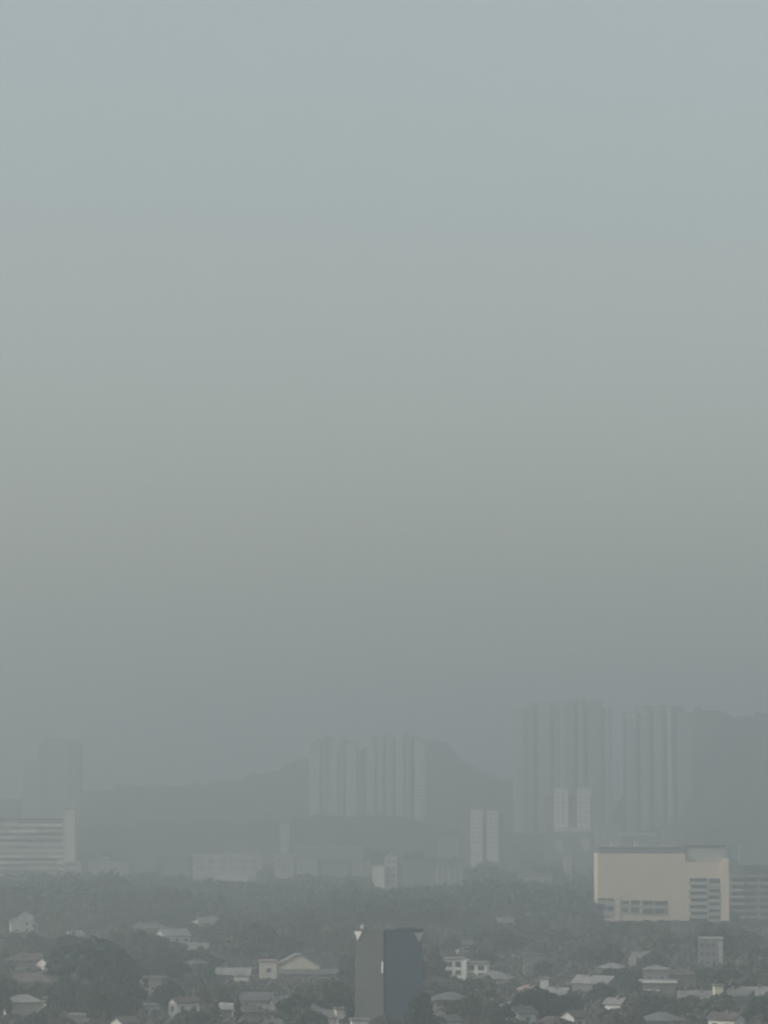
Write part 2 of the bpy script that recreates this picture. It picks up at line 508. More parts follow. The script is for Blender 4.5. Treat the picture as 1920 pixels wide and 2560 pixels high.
SHORT = ['tall white gable',
         'low house with long eave',
         'wide grey hipped house',
         'lone far pale gable',
         'tiny gable above the biggest tree',
         'gable end left of the biggest tree',
         'long brown-roofed house',
         'brown house behind the corner house',
         'tan flat-roofed house',
         'small white outbuilding',
         'bright gable right of the tan house',
         'pale corner house at lower left',
         'small cream annexe',
         'low flat roof under the biggest tree',
         'small gable right of the biggest tree',
         'narrow grey house',
         'brown house behind the biggest tree',
         'dull gabled house below the broad gable',
         'grey-roofed house below the lean-to',
         'brown house right of the carport',
         'low grey house left of the round tree',
         'tan house left of the tower',
         'small gabled house near the tower',
         'slim white stair block',
         "white block at the tower's foot",
         'hipped roof right of the terrace',
         'plain grey flat-roofed block',
         'small gabled roof right of the cube',
         'brown-roofed house right of the tower',
         'narrow cream gable right of the tower',
         'small hipped house beside the white gable',
         'white gable below the pink roof',
         "white gable left of the long roof's end",
         'tiny roof high in the trees',
         'tiny house above the terrace',
         'brown house below the terrace',
         'hipped house left of the two-tier house',
         'long sloping pale roof',
         'bright gable under the long roof',
         'faint roof above the two-tier house',
         'low house left of the yellowish cube',
         'slanting roof right of the yellowish cube',
         'sunlit gable below the yellowish cube',
         'pale roof near the right edge',
         'roof cut by the right edge',
         'low hipped house under the two-tier house',
         'brown house between two bright gables',
         'brown house behind the tower',
         'dull hipped house right of the tower',
         'dark hipped house beside the two-tier house']
assert len(SHORT) == len(HOUSES)
for h, sn in zip(HOUSES, SHORT):
    house(*h[:10], vis=h[10])
    REFS.append((h[0], h[1] + 15, sn))
REFS += [(57, 2305, 'stepped white house'), (735, 2418, 'broad pale gable'), (585, 2436, 'long low house with porch'), (566, 2530, 'carport'),
         (1166, 2415, 'white terrace'), (1334, 2456, 'pink roof with white cube'), (1795, 2472, 'yellowish cube'), (1642, 2450, 'two-tier white house'),
         (1776, 2380, 'narrow grey flats'), (970, 2400, 'slab tower'), (1650, 2300, 'beige building')]

# --- the stepped cream house at the left edge
D = dist_for(2279, 9.5)
x, _ = at(57, 2300, D)
t = thing('house', "white house with several stepped gables near the left edge above the roofs", 'house', (x, D, 0), math.radians(14), 'houses of the suburb')
house_volume(t, 5.5, 6, 7.4, 9.2, 'gable', W, PR, 1.5, 0, math.radians(90))
house_volume(t, 4.5, 5, 5.2, 6.8, 'gable', W, PR, -3.2, -1.5, math.radians(90))
house_volume(t, 4, 5, 5.0, 6.2, 'hip', W, PR, 4.6, 1.0, 0)
FOOT.append((x, D, 7))
protect(28, 88, 2282, 2336, D)

# --- broad pale gable with side block and lean-to
D = dist_for(2384, 9.2)
x, _ = at(745, 2400, D)
t = thing('house', "broad house with pale front gable, blocky side wing and long lean-to roof", 'house', (x, D, 0), math.radians(4), 'houses of the suburb')
m = MB().prism([(-6.6, 0), (6.6, 0), (6.6, 5.4), (4.6, 6.2), (1.2, 8.8), (-0.6, 8.9), (-5.0, 6.6), (-6.6, 5.8)], -4, 6)
wall = m.build('gable_wall', M_CREAM, t)
r = MB()
prof = [(7.1, 5.25), (4.6, 6.25), (1.2, 8.85), (-0.6, 8.95), (-5.0, 6.65), (-7.1, 5.65)]
r.prism(list(prof) + [(a, b + 0.25) for a, b in reversed(prof)], -4.5, 6.4)
r.f = [tuple(reversed(q)) for q in r.f]
r.build('roof', M_PALER, t)
house_volume(t, 5.2, 6.0, 7.0, 7.4, 'flat', M_CREAM, M_PINKR, -9.3, -1.5, 0, storeys=2)
m = MB().prism([(-3.4, 3.0), (0.2, 4.4), (0.2, 4.65), (-3.4, 3.25)], -6.5, 13.0)
m.v = [(yy, xx - 4.2, zz) for xx, yy, zz in m.v]
m.f = [tuple(reversed(q)) for q in m.f]
m.build('lean_to_roof', M_GREYR, t)
m = MB().box(-6.4, 12.8, -7.2, -4.05, 0, 3.02)
lw = m.build('lean_to_wall', M_TANW, t)
MB().box(6.7, 12.8, -4.05, 3, 0, 4.2).build('rear_wall', M_TANW, t)
for i in range(5):
    window(lw, -4.5 + i * 3.8, -7.2, 1.0, 1.4, 1.2)
FOOT.append((x, D, 13))
protect(650, 850, 2388, 2452, D)

# --- long low house with a white porch
D = dist_for(2420, 6.0)
x, _ = at(585, 2430, D)
t = thing('house', "long low grey-roofed house with white porch left of the broad pale gable", 'house', (x, D, 0), math.radians(-5), 'houses of the suburb')
house_volume(t, 10, 6, 4.2, 5.9, 'gable', M_GREYW, M_PALER)
house_volume(t, 4.2, 3, 3.7, 4.0, 'flat', M_WHITE, M_PALER, 3.0, -4.6, 0, storeys=1)
FOOT.append((x, D, 7))
protect(545, 628, 2422, 2454, D)

# --- carport
D = dist_for(2507, 5.0)
x, _ = at(566, 2520, D)
t = thing('carport', "small carport with a pale slab roof on posts left of the slim dark conifer", 'carport', (x, D, 0), math.radians(6))
MB().prism([(-1.7, 3.55), (1.7, 3.35), (1.7, 4.75), (-1.7, 4.95)], -1.9, 1.9).build('roof', M_WHITE, t)
for sx in (-1.5, 1.5):
    for sy in (-1.6, 1.6):
        MB().box(sx - 0.12, sx + 0.12, sy - 0.12, sy + 0.12, 0, 3.4).build('post', M_WHITE, t)
MB().box(-1.2, 1.2, 1.75, 1.95, 0, 3.35).build('back_panel', M_TANW, t)
FOOT.append((x, D, 4))
protect(548, 584, 2508, 2552, D)

# --- white terrace with dark windows
D = dist_for(2394, 9.0)
x, _ = at(1166, 2410, D)
t = thing('house', "white two-part terrace with rows of dark windows right of the slab tower", 'house', (x, D, 0), math.radians(-9), 'houses of the suburb')
px_m = FPX / D
wl = MB().box(-6.6, -0.5, -4, 4, 0, 8.6).build('wall', M_WHITE, t)
MB().box(-6.9, -0.4, -4.5, 4.3, 8.6, 9.0).build('roof', M_PALER, t)
wr = MB().box(0.6, 6.6, -3.4, 4, 0, 7.4).build('wall', M_WHITE, t)
MB().box(0.65, 7.0, -4.0, 4.3, 7.4, 7.8).build('roof', M_PALER, t)
MB().box(-0.5, 0.6, -4.6, 4.1, 0, 8.4).build('party_wall', M_WHITE, t)
for s in range(2):
    window(wl, -4.9, -4, 3.9 + s * 2.5, 2.2, 1.5)
    window(wl, -2.0, -4, 3.9 + s * 2.5, 1.7, 1.5)
    window(wr, 2.0, -3.4, 3.2 + s * 2.2, 1.7, 1.4)
    window(wr, 4.9, -3.4, 3.2 + s * 2.2, 1.9, 1.4)
MB().prism([(-5.5, 2.6), (-0.8, 2.6), (-0.8, 2.9), (-5.5, 2.9)], -7.2, -4.05).build('porch_roof', M_PALER, t)
for sx in (-5.2, -1.1):
    MB().box(sx - 0.1, sx + 0.1, -7.0, -6.8, 0, 2.6).build('porch_post', M_WHITE, t)
FOOT.append((x, D, 8))
protect(1113, 1222, 2396, 2434, D)
protect(1136, 1172, 2434, 2446, D)

# --- pink roof with white rooftop cube
D = dist_for(2441, 8.2)
x, _ = at(1334, 2455, D)
t = thing('house', "low pink-roofed house with a white cube rising at its right end", 'house', (x, D, 0), math.radians(-3), 'houses of the suburb')
house_volume(t, 6.2, 6, 4.6, 6.1, 'hip', M_CREAM, M_PINKR, -1.0, 0)
house_volume(t, 2.3, 2.4, 7.7, 8.0, 'flat', M_WHITE, M_PALER, 2.9, -1.6, 0, storeys=2, side='none')
FOOT.append((x, D, 6))
protect(1300, 1372, 2443, 2472, D)

# --- yellowish white cube
D = dist_for(2460, 8.4)
x, _ = at(1795, 2470, D)
t = thing('house', "yellowish white cube-shaped house standing above dark trees near the right edge", 'house', (x, D, 0), math.radians(4), 'houses of the suburb')
house_volume(t, 2.3, 2.8, 8.0, 8.4, 'flat', mat("yellow_render", (0.70, 0.66, 0.48), 0.08, 0.5), M_PALER, 0, 0, 0, storeys=2, side='none')
house_volume(t, 4.5, 5, 4.6, 5.9, 'hip', M_GREYW, M_GREYR, 0.6, 4.1)
FOOT.append((x, D, 5))
protect(1783, 1808, 2461, 2484, D)

# --- two-tier white house
D = dist_for(2412, 9.6)
x, _ = at(1642, 2440, D)
t = thing('house', "white two-tier house with bright stacked eaves on the right of the suburb", 'house', (x, D, 0), math.radians(-6), 'houses of the suburb')
house_volume(t, 7, 6, 8.2, 9.4, 'hip', M_GREYW, M_PALER, -0.2, 1.0, 0, z0=4.4, storeys=1)
house_volume(t, 10.5, 9, 5.0, 6.0, 'hip', M_TANW, M_PALER, 0, 0, 0, storeys=1)
MB().box(-5.9, 5.9, -5.25, -5.06, 4.75, 5.45).build('fascia', M_WHITE, t)
house_volume(t, 5.5, 3, 2.6, 2.95, 'flat', M_TANW, M_WHITE, -2.2, -6.8, 0, storeys=1)
FOOT.append((x, D, 8))
protect(1594, 1692, 2415, 2488, D)

# --- narrow grey block of flats on the right
D = 1050
x, zt = at(1776, 2343, D)
t = thing('apartment_block', "narrow plain grey block of flats in trees below the big beige building", 'building', (x, D, 0), math.radians(-4))
wl = MB().box(-3.8, 3.8, -4, 4, 0, zt - 0.4).build('wall', M_GREYW, t)
MB().box(-3.95, 3.95, -4.15, 4.15, zt - 0.4, zt).build('parapet', M_PANEL, t)
MB().box(2.5, 3.8, -4.6, -4.02, 0, zt - 1.2).build('stair_strip', M_PANEL, t)
for s in range(4):
    for i in range(3):
        window(wl, -2.9 + i * 1.9, -4, 1.0 + s * 2.8, 1.0, 1.1, framed=False)
FOOT.append((x, D, 7))
protect(1748, 1806, 2344, 2420, D)

# ------------------------------------------------------------------ slab tower in the middle of the suburb
D = 750
xl, zt = at(888, 2322, D)
xc, _ = at(962, 2330, D - 6)
xr, _ = at(1055, 2330, D)
t = thing('slab_tower', "plain tower with grey and blue faces meeting at a corner, white triangles as painted sunlight", 'tower', (xc, D - 6, 0))
ZT = zt
a, b = (xl - xc), (xr - xc)        # left and right corner offsets
la, lb = 6.4, 7.6                  # how far the faces recede
h1 = ZT - 0.5
# left wing and right wing as thick solids meeting behind the corner slit
gap = 0.30
left = [(a, la), (-gap, 0.0), (0.0, 9.0), (a * 0.35, 12.0)]
right = [(gap, 0.0), (b, lb), (b * 0.5, 13.0), (0.02, 9.0)]


def extr(pts, z0, z1):
    n = len(pts)
    m = MB()
    m.poly([(x, y, z0) for x, y in pts] + [(x, y, z1) for x, y in pts],
           [tuple(range(n, 2 * n)), tuple(reversed(range(n)))] + [(i, (i + 1) % n, n + (i + 1) % n, n + i) for i in range(n)])
    return m


extr(left, 0, h1).build('left_wing', M_TOWERL, t)['label'] = "grey clad face"
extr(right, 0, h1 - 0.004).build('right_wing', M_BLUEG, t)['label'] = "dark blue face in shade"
extr([(-gap + 0.01, 0.75), (gap - 0.01, 0.75), (gap - 0.05, 3.0), (-gap + 0.05, 3.0)], 0, h1 - 0.6).build('corner_slit', M_DARKR, t)
ov = 0.35
cap = [(a - ov, la), (0, -ov), (b + ov, lb), (b * 0.5, 13.4), (a * 0.35, 12.4)]
extr(cap, h1, ZT).build('roof_slab', M_DARKR, t)


def face_pt(p, q, s, off):
    """point a fraction s along the face from p to q, lifted `off` outward"""
    dx, dy = q[0] - p[0], q[1] - p[1]
    L = math.hypot(dx, dy)
    nx, ny = dy / L, -dx / L
    return (p[0] + dx * s + nx * off, p[1] + dy * s + ny * off)


def sunlit_cut(p, q, s0, s1, sm, z1, z0, m):
    """white triangle imitating a sunlit parapet cut, standing proud of a face under the roof slab"""
    A, B, Cc = (face_pt(p, q, k, 0.5) for k in (s0, s1, sm))
    A0, B0, C0 = (face_pt(p, q, k, 0.01) for k in (s0, s1, sm))
    pts = [(*A, z1), (*B, z1), (*Cc, z0), (*A0, z1), (*B0, z1), (*C0, z0)]
    fc = [(0, 2, 1), (3, 4, 5), (0, 1, 4, 3), (1, 2, 5, 4), (2, 0, 3, 5)]
    return MB().poly(pts, fc).build('sunlit_cut', m, t)


sunlit_cut((a, la), (-gap, 0), 0.02, 0.30, 0.14, h1 - 0.05, h1 - 2.2, M_WHITE)  # white triangles paint the sunlit parapet cuts, also on the shaded face
sunlit_cut((gap, 0), (b, lb), 0.74, 1.0, 0.9, h1 - 0.4, h1 - 2.6, M_WHITE)
# bright edge strip beside the slit and a vent cowl and hatch on the roof
p0, p1 = face_pt((a, la), (-gap, 0), 0.94, 0.08), face_pt((a, la), (-gap, 0), 0.99, 0.08)
q0, q1 = face_pt((a, la), (-gap, 0), 0.94, 0.0), face_pt((a, la), (-gap, 0), 0.99, 0.0)
extr([p0, p1, q1, q0], h1 - 9.4, h1 - 6.8).build('edge_strip', M_WHITE, t)
extr([(a + 1.2, la + 0.3), (a + 1.9, la), (a + 2.1, la + 0.9), (a + 1.4, la + 1.1)], ZT + 0.002, ZT + 0.9).build('vent_cowl', M_PANEL, t)
extr([(b - 5.5, lb - 1.5), (b - 1.5, lb + 1.4), (b - 2.2, lb + 2.4), (b - 6.2, lb - 0.5)], ZT + 0.002, ZT + 0.28).build('roof_hatch', M_DARKR, t)
FOOT.append((xc, D, 14))
protect(885, 1058, 2312, 2445, D - 6)
protect(885, 985, 2445, 2546, D - 6)

# ------------------------------------------------------------------ larger buildings of the middle distance


def block(name, label, x0, x1, ytop, D, depth, wm, rot=0.0, vis_bot=None, cat='building', base_z=0.0):
    """Empty at the base plus a function that places boxes given in pixels; returns helpers"""
    xa, _ = at(x0, ytop, D)
    xb, _ = at(x1, ytop, D)
    _, z = at(x0, ytop, D)
    xm = (xa + xb) / 2
    t = thing(name, label, cat, (xm, D, 0), math.radians(rot))
    w = xb - xa
    FOOT.append((xm, D + depth / 2, max(w, depth) * 0.55))
    if vis_bot:
        protect(x0, x1, ytop, vis_bot, D)
    return t, w, z, xm


def pxbox(t, name, m, x0, x1, y0, y1, D, f0, f1, xm):
    """box whose front outline is the pixel rectangle, from f0 (towards camera, negative) to f1 in depth"""
    xa, zt_ = at(x0, y0, D)
    xb, zb_ = at(x1, y1, D)
    return MB().box(xa - xm, xb - xm, f0, f1, max(0, zb_), zt_).build(name, m, t)


# --- beige building
M_DULL = mat("dull_render", (0.19, 0.19, 0.20), 0.12, 0.2)
D = 1500
t, w, zt, xm = block('office_building', "big beige building with a blank front wall and rows of grey balconies", 1494, 1822, 2137, D, 26, M_BEIGE, 0.0, 2309)
xa, z_hi = at(1494, 2134, D)
xb, _ = at(1713, 2134, D)
xe, z_lo = at(1822, 2155, D)
main = MB().box(xa - xm, xb - xm, 0, 26, 0, z_hi).build('main_wall', M_BEIGE, t)
side = MB().box(xb - xm + 0.002, xe - xm, 0.1, 26.1, 0, z_lo).build('side_wall', M_BEIGE, t)
MB().box(xa - xm + 1.2, xb - xm - 0.2, 1.5, 24, z_hi + 0.004, z_hi + 2.7).build('roof_storey', M_DULL, t)
MB().box(xa - xm + 0.8, xb - xm, 1.1, 24.4, z_hi + 2.7, z_hi + 3.1).build('roof_slab', M_DULL, t)
pen = pxbox(t, 'penthouse', M_PANEL, 1714, 1812, 2118, 2154, D, 2.5, 22, xm)
pxbox(t, 'penthouse_roof', M_GREYR, 1710, 1816, 2113, 2117.5, D, 1.8, 23, xm)
pxbox(t, 'parapet', M_BEIGE, 1806, 1822, 2146, 2154.6, D, 0.1, 10, xm)
pxbox(t, 'pier', M_BEIGE, 1803, 1823, 2156, 2322, D, -0.9, 0.09, xm)
pxbox(t, 'pier', M_BEIGE, 1536, 1550, 2240, 2318, D, -0.5, -0.003, xm)


def recess_window(x0, x1, y0, y1, parent=None):
    """dark glazed opening with a sill and a lintel, proud panel frames"""
    o = pxbox(parent or t, 'window', M_GLASS, x0, x1, y0, y1, D, -0.10, 0.05, xm)
    f = MB()
    A, zt_ = at(x0, y0, D)
    B, zb_ = at(x1, y1, D)
    f.box(A - xm - 0.15, B - xm + 0.15, -0.55, 0.02, zb_ - 0.35, zb_ - 0.005)
    f.box(A - xm - 0.15, B - xm + 0.15, -0.30, 0.02, zt_ + 0.005, zt_ + 0.2)
    f.build('frame', M_PANEL, o)
    return o


for (x0, x1, y0, y1) in ((1578, 1600, 2251, 2261), (1606, 1634, 2252, 2262), (1636, 1664, 2253, 2263),
                         (1555, 1571, 2271, 2280), (1577, 1598, 2270, 2281), (1606, 1634, 2272, 2284), (1636, 1662, 2272, 2284),
                         (1554, 1573, 2252, 2260), (1664, 1669, 2251, 2285)):
    recess_window(x0, x1, y0, y1)
for (y0, y1) in ((2246, 2251), (2267, 2276)):
    recess_window(1495, 1516, y0, y1)
    recess_window(1518, 1535, y0 + 0.5, y1 + 1)
pxbox(t, 'balcony_panel', M_PANEL, 1494, 1536, 2253.5, 2265.5, D, -0.7, -0.004, xm)
pxbox(t, 'balcony_panel', M_PANEL, 1494, 1536, 2278.5, 2290, D, -0.7, -0.004, xm)
pxbox(t, 'balcony_panel', M_PANEL, 1552, 1670, 2264.5, 2269, D, -0.5, -0.004, xm)
for i in range(7):
    y = 2199 + i * 16.8
    recess_window(1724 + (i % 2) * 3, 1767, y - 3, y + 5)
    pxbox(t, 'balcony_panel', M_PANEL, 1720, 1769, y + 6.5, y + 13.0, D, -0.9, -0.004, xm)
for i in range(7):
    y = 2203 + i * 16.8 + (6 if i else 0)
    recess_window(1772, 1800, y - (6 if i == 0 else 3), y + 5)
    pxbox(t, 'balcony_panel', M_PANEL, 1771, 1802, y + 6.5, y + 13.0, D, -0.75, -0.004, xm)

# wear of the big wall: recessed movement joints and roof plant
for k in range(1, 5):
    pxbox(t, 'joint_cover', M_CREAM, 1494 + k * 43.5, 1495 + k * 43.5, 2137, 2244, D, -0.06, -0.003, xm)
for (x0, x1, y0) in ((1530, 1548, 2108), (1590, 1600, 2104), (1655, 1685, 2110)):
    pxbox(t, 'roof_plant', M_PANEL, x0, x1, y0, 2118.2, D, 8, 12, xm)

# --- neighbour on the right of the beige building
D = 1560
t, w, zt, xm = block('apartment_block', "grey-blue apartment block with pale floor bands beside the beige building", 1826, 2030, 2193, D, 20, M_GREYW, 0, 2305)
M_BLUEW = mat("blue_grey_render", (0.26, 0.28, 0.29), 0.10, 0.2)
pxbox(t, 'wall', M_BLUEW, 1862, 2030, 2192, 2345, D, 0, 20, xm)
pxbox(t, 'balcony_bay', M_GREYW, 1826, 1860, 2192, 2345, D, -1.2, 18, xm)
pxbox(t, 'roof_storey', M_DARKR, 1850, 2030, 2164, 2191.6, D, 3, 18, xm)
pxbox(t, 'roof_edge', M_PANEL, 1822, 2032, 2188, 2191.8, D, -1.6, 2.9, xm)
for i in range(8):
    y = 2197 + i * 17
    pxbox(t, 'balcony_band', M_CONC, 1824, 1861, y + 8, y + 14, D, -2.0, -1.21, xm)
    pxbox(t, 'window', M_GLASS, 1830, 1858, y, y + 7, D, -1.35, -1.15, xm)
    pxbox(t, 'floor_band', M_PANEL, 1862.5, 2030, y + 8.5, y + 12.5, D, -0.4, -0.004, xm)
    for k in range(5):
        pxbox(t, 'window', M_GLASS, 1866 + k * 34, 1892 + k * 34, y - 1, y + 7, D, -0.12, 0.06, xm)

# --- white slab at the left edge
D = 2080
M_DULL = mat("dull_render", (0.19, 0.19, 0.20), 0.12, 0.2)
t, w, zt, xm = block('hospital_building', "long white slab with banded floors and a stair tower at the left edge", -90, 163, 2050, D, 22, M_CONC, 0, 2190)
pxbox(t, 'wall', M_CONC, -90, 162, 2050, 2260, D, 0, 22, xm)
pxbox(t, 'roof_slab', M_DARKR, -92, 160, 2046, 2049.6, D, -1.0, 22.5, xm)
pxbox(t, 'stair_tower', M_WHITE, 162.4, 187, 2024, 2260, D, -2, 10, xm)
pxbox(t, 'stair_tower_cap', M_PANEL, 161, 188.5, 2020, 2023.8, D, -2.3, 10.3, xm)
pxbox(t, 'low_wing', M_CONC, 163, 206, 2152, 2260, D, -12, -2.2, xm)
for y in (2158, 2176):
    pxbox(t, 'window_band', M_GLASS2, 168, 202, y, y + 6, D, -12.15, -11.9, xm)
BR2 = random.Random(3)
for i in range(9):
    y = 2053 + i * 15.6
    dim = i in (3, 4)
    x0 = -88.0
    while x0 < 150:
        x1 = min(160.0, x0 + BR2.uniform(28, 75))
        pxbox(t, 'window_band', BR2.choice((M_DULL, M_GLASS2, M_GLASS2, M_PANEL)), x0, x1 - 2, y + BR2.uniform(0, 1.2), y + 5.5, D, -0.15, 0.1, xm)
        if not (dim and BR2.random() < 0.8):
            pxbox(t, 'balcony_panel', BR2.choice((M_WHITE, M_CONC, M_CONC)), x0 - 1.5, x1 - 0.6, y + 7.2 + BR2.uniform(0, 1), y + 13.0, D, -1.3, -0.004, xm)
        x0 = x1

# --- pale low block
D = 2450
t, w, zt, xm = block('warehouse', "wide pale low block standing in trees right of the hazy slope", 482, 652, 2136, D, 30, M_CONC, 0, 2212)
pxbox(t, 'wall', M_CONC, 482, 652, 2139, 2240, D, 0, 30, xm)
pxbox(t, 'parapet', M_PANEL, 480, 654, 2134, 2138.8, D, -0.4, 30.4, xm)
pxbox(t, 'front_wing', M_WHITE, 540, 622, 2188, 2240, D, -6, -0.01, xm)
for i in range(6):
    for y in (2150, 2168):
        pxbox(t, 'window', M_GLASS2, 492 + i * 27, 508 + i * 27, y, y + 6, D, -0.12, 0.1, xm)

# --- small pair left of the towers
D = 2300
t, w, zt, xm = block('apartment_block', "pale box-shaped block below the twin slab towers", 686, 732, 2138, D, 16, M_CONC, 0, 2205)
pxbox(t, 'wall', M_CONC, 686, 732, 2140, 2240, D, 0, 16, xm)
pxbox(t, 'parapet', M_PANEL, 685, 733, 2136, 2139.8, D, -0.3, 16.3, xm)
for i in range(3):
    for y in (2148, 2162, 2176, 2190):
        pxbox(t, 'window', M_GLASS2, 691 + i * 14, 699 + i * 14, y, y + 6, D, -0.12, 0.1, xm)
D = 2700
t, w, zt, xm = block('apartment_block', "slim pale block rising behind the box-shaped block", 700, 722, 2060, D, 12, M_CONC, 0, 2112)
pxbox(t, 'wall', M_CONC, 700, 722, 2062, 2200, D, 0, 12, xm)
pxbox(t, 'parapet', M_PANEL, 699, 723, 2058, 2061.8, D, -0.3, 12.3, xm)
for i in range(2):
    for k in range(5):
        pxbox(t, 'window', M_GLASS2, 703 + i * 10, 708 + i * 10, 2068 + k * 11, 2073 + k * 11, D, -0.12, 0.1, xm)
D = 2600
t, w, zt, xm = block('apartment_block', "broad dim block between the pale low block and the white two-part block", 735, 905, 2118, D, 14, M_GREYW, 0, 2160)
pxbox(t, 'wall', M_GREYW, 735, 905, 2120, 2210, D, 0, 14, xm)
pxbox(t, 'parapet', M_PANEL, 734, 906, 2116, 2119.8, D, -0.3, 14.3, xm)
for i in range(8):
    for k in range(3):
        pxbox(t, 'window', M_GLASS2, 742 + i * 20, 752 + i * 20, 2126 + k * 12, 2131 + k * 12, D, -0.12, 0.1, xm)

# --- white two-part block
D = 1900
t, w, zt, xm = block('apartment_block', "bright white two-part block, taller on the right, above the slab tower", 930, 994, 2137, D, 12, M_WHITE, 0, 2228)
pxbox(t, 'low_part', M_WHITE, 930, 961, 2167, 2262, D, -3, 8, xm)
pxbox(t, 'low_parapet', M_CONC, 929, 962, 2163, 2166.8, D, -3.3, 8.3, xm)
pxbox(t, 'high_part', M_CONC, 961.4, 993, 2140, 2262, D, -0.5, 12, xm)
pxbox(t, 'high_parapet', M_PANEL, 961.2, 994, 2136, 2139.8, D, -0.8, 12.3, xm)
for i in range(2):
    for k in range(4):
        pxbox(t, 'window', M_GLASS2, 968 + i * 13, 975 + i * 13, 2150 + k * 17, 2157 + k * 17, D, -0.62, -0.4, xm)

# --- dull grey block
D = 2100
t, w, zt, xm = block('apartment_block', "dull dark grey block with faint window bays right of the white two-part block", 1004, 1162, 2150, D, 16, M_GREYW, 0, 2222)
M_DULL = mat("dull_render", (0.19, 0.19, 0.20), 0.12, 0.2)
pxbox(t, 'wall', M_GREYW, 1004, 1162, 2153, 2250, D, 0, 16, xm)
pxbox(t, 'parapet', M_DARKR, 1003, 1163, 2149, 2152.8, D, -0.4, 16.4, xm)
for i in range(5):
    pxbox(t, 'bay', M_PANEL, 1088 + i * 15, 1096 + i * 15, 2168, 2222, D, -0.8, -0.01, xm)
    for k in range(4):
        pxbox(t, 'window', M_GLASS2, 1012 + i * 15, 1020 + i * 15, 2164 + k * 16, 2171 + k * 16, D, -0.12, 0.1, xm)

# --- twin pale flats
D = 2480
t, w, zt, xm = block('apartment_block', "pair of pale upright flats joined by a dim link, right of the wooded hill", 1156, 1262, 2024, D, 14, M_CONC, 0, 2116)
pxbox(t, 'link_wall', M_GREYW, 1156, 1262, 2034, 2200, D, 0, 12, xm)
pxbox(t, 'flat_slab', M_WHITE, 1177, 1206, 2024, 2200, D, -3, -0.01, xm)
pxbox(t, 'flat_slab', M_WHITE, 1217, 1246, 2026, 2200, D, -3, -0.01, xm)
for k in range(7):
    for x0 in (1181, 1194, 1221, 1234):
        pxbox(t, 'window', M_PANEL, x0, x0 + 7, 2032 + k * 12, 2037 + k * 12, D, -3.12, -2.9, xm)

# --- twin-column block
D = 2480
t, w, zt, xm = block('apartment_block', "pale block with two upright columns and a dark recess below the tall towers", 1362, 1482, 1972, D, 16, M_CONC, 0, 2130)
pxbox(t, 'recess_wall', M_GREYW, 1362, 1482, 1990, 2200, D, 0, 14, xm)
pxbox(t, 'column', M_WHITE, 1386, 1420, 1972, 2068, D, -4, -0.01, xm)
pxbox(t, 'column', M_WHITE, 1442, 1476, 1972, 2068, D, -4, -0.01, xm)
pxbox(t, 'ledge', M_WHITE, 1384, 1478, 2068.2, 2079, D, -5, -0.01, xm)
pxbox(t, 'podium', M_DULL, 1380, 1482, 2079.4, 2200, D, -6, -0.02, xm)
pxbox(t, 'podium_bay', M_CONC, 1388, 1408, 2100, 2128, D, -6.6, -6.01, xm)
pxbox(t, 'podium_bay', M_CONC, 1452, 1474, 2096, 2128, D, -6.6, -6.01, xm)
for k in range(7):
    for x0 in (1390, 1404, 1446, 1460):
        pxbox(t, 'window', M_PANEL, x0, x0 + 8, 1980 + k * 12, 1985 + k * 12, D, -4.12, -3.9, xm)

D = 2250
t, w, zt, xm = block('apartment_block', "slim white upright block under the twin-column block", 1410, 1429, 2142, D, 10, M_CONC, 0, 2212)
pxbox(t, 'wall', M_CONC, 1410, 1429, 2144, 2240, D, 0, 10, xm)
pxbox(t, 'parapet', M_PANEL, 1409, 1430, 2140, 2143.8, D, -0.3, 10.3, xm)
for k in range(5):
    pxbox(t, 'window', M_GLASS2, 1415, 1424, 2150 + k * 13, 2156 + k * 13, D, -0.12, 0.1, xm)

D = 2050
t, w, zt, xm = block('warehouse', "low pale shed with shallow roof in trees left of the beige building", 1292, 1380, 2180, D, 20, M_CONC, 0, 2212)
pxbox(t, 'wall', M_CONC, 1292, 1380, 2192, 2245, D, 0, 20, xm)
xa, z0_ = at(1288, 2192, D)
xb, z1_ = at(1384, 2179, D)
rf = MB().prism([(xa - xm, z0_), (xb - xm, z0_), ((xa + xb) / 2 - xm, z1_)], -0.8, 20.8)
rf.build('roof', M_PALER, t)
for i in range(4):
    pxbox(t, 'window', M_GLASS2, 1300 + i * 20, 1310 + i * 20, 2198, 2206, D, -0.12, 0.1, xm)

D = 2500
t, w, zt, xm = block('warehouse', "flat pale roof showing just above the beige building", 1556, 1640, 2082, D, 24, M_CONC, 0, 2112)
pxbox(t, 'wall', M_CONC, 1556, 1640, 2090, 2190, D, 0, 24, xm)
pxbox(t, 'roof', M_WHITE, 1554, 1642, 2082, 2089.6, D, -1, 25, xm)
for i in range(4):
    pxbox(t, 'window', M_GLASS2, 1562 + i * 20, 1574 + i * 20, 2096, 2103, D, -0.12, 0.1, xm)

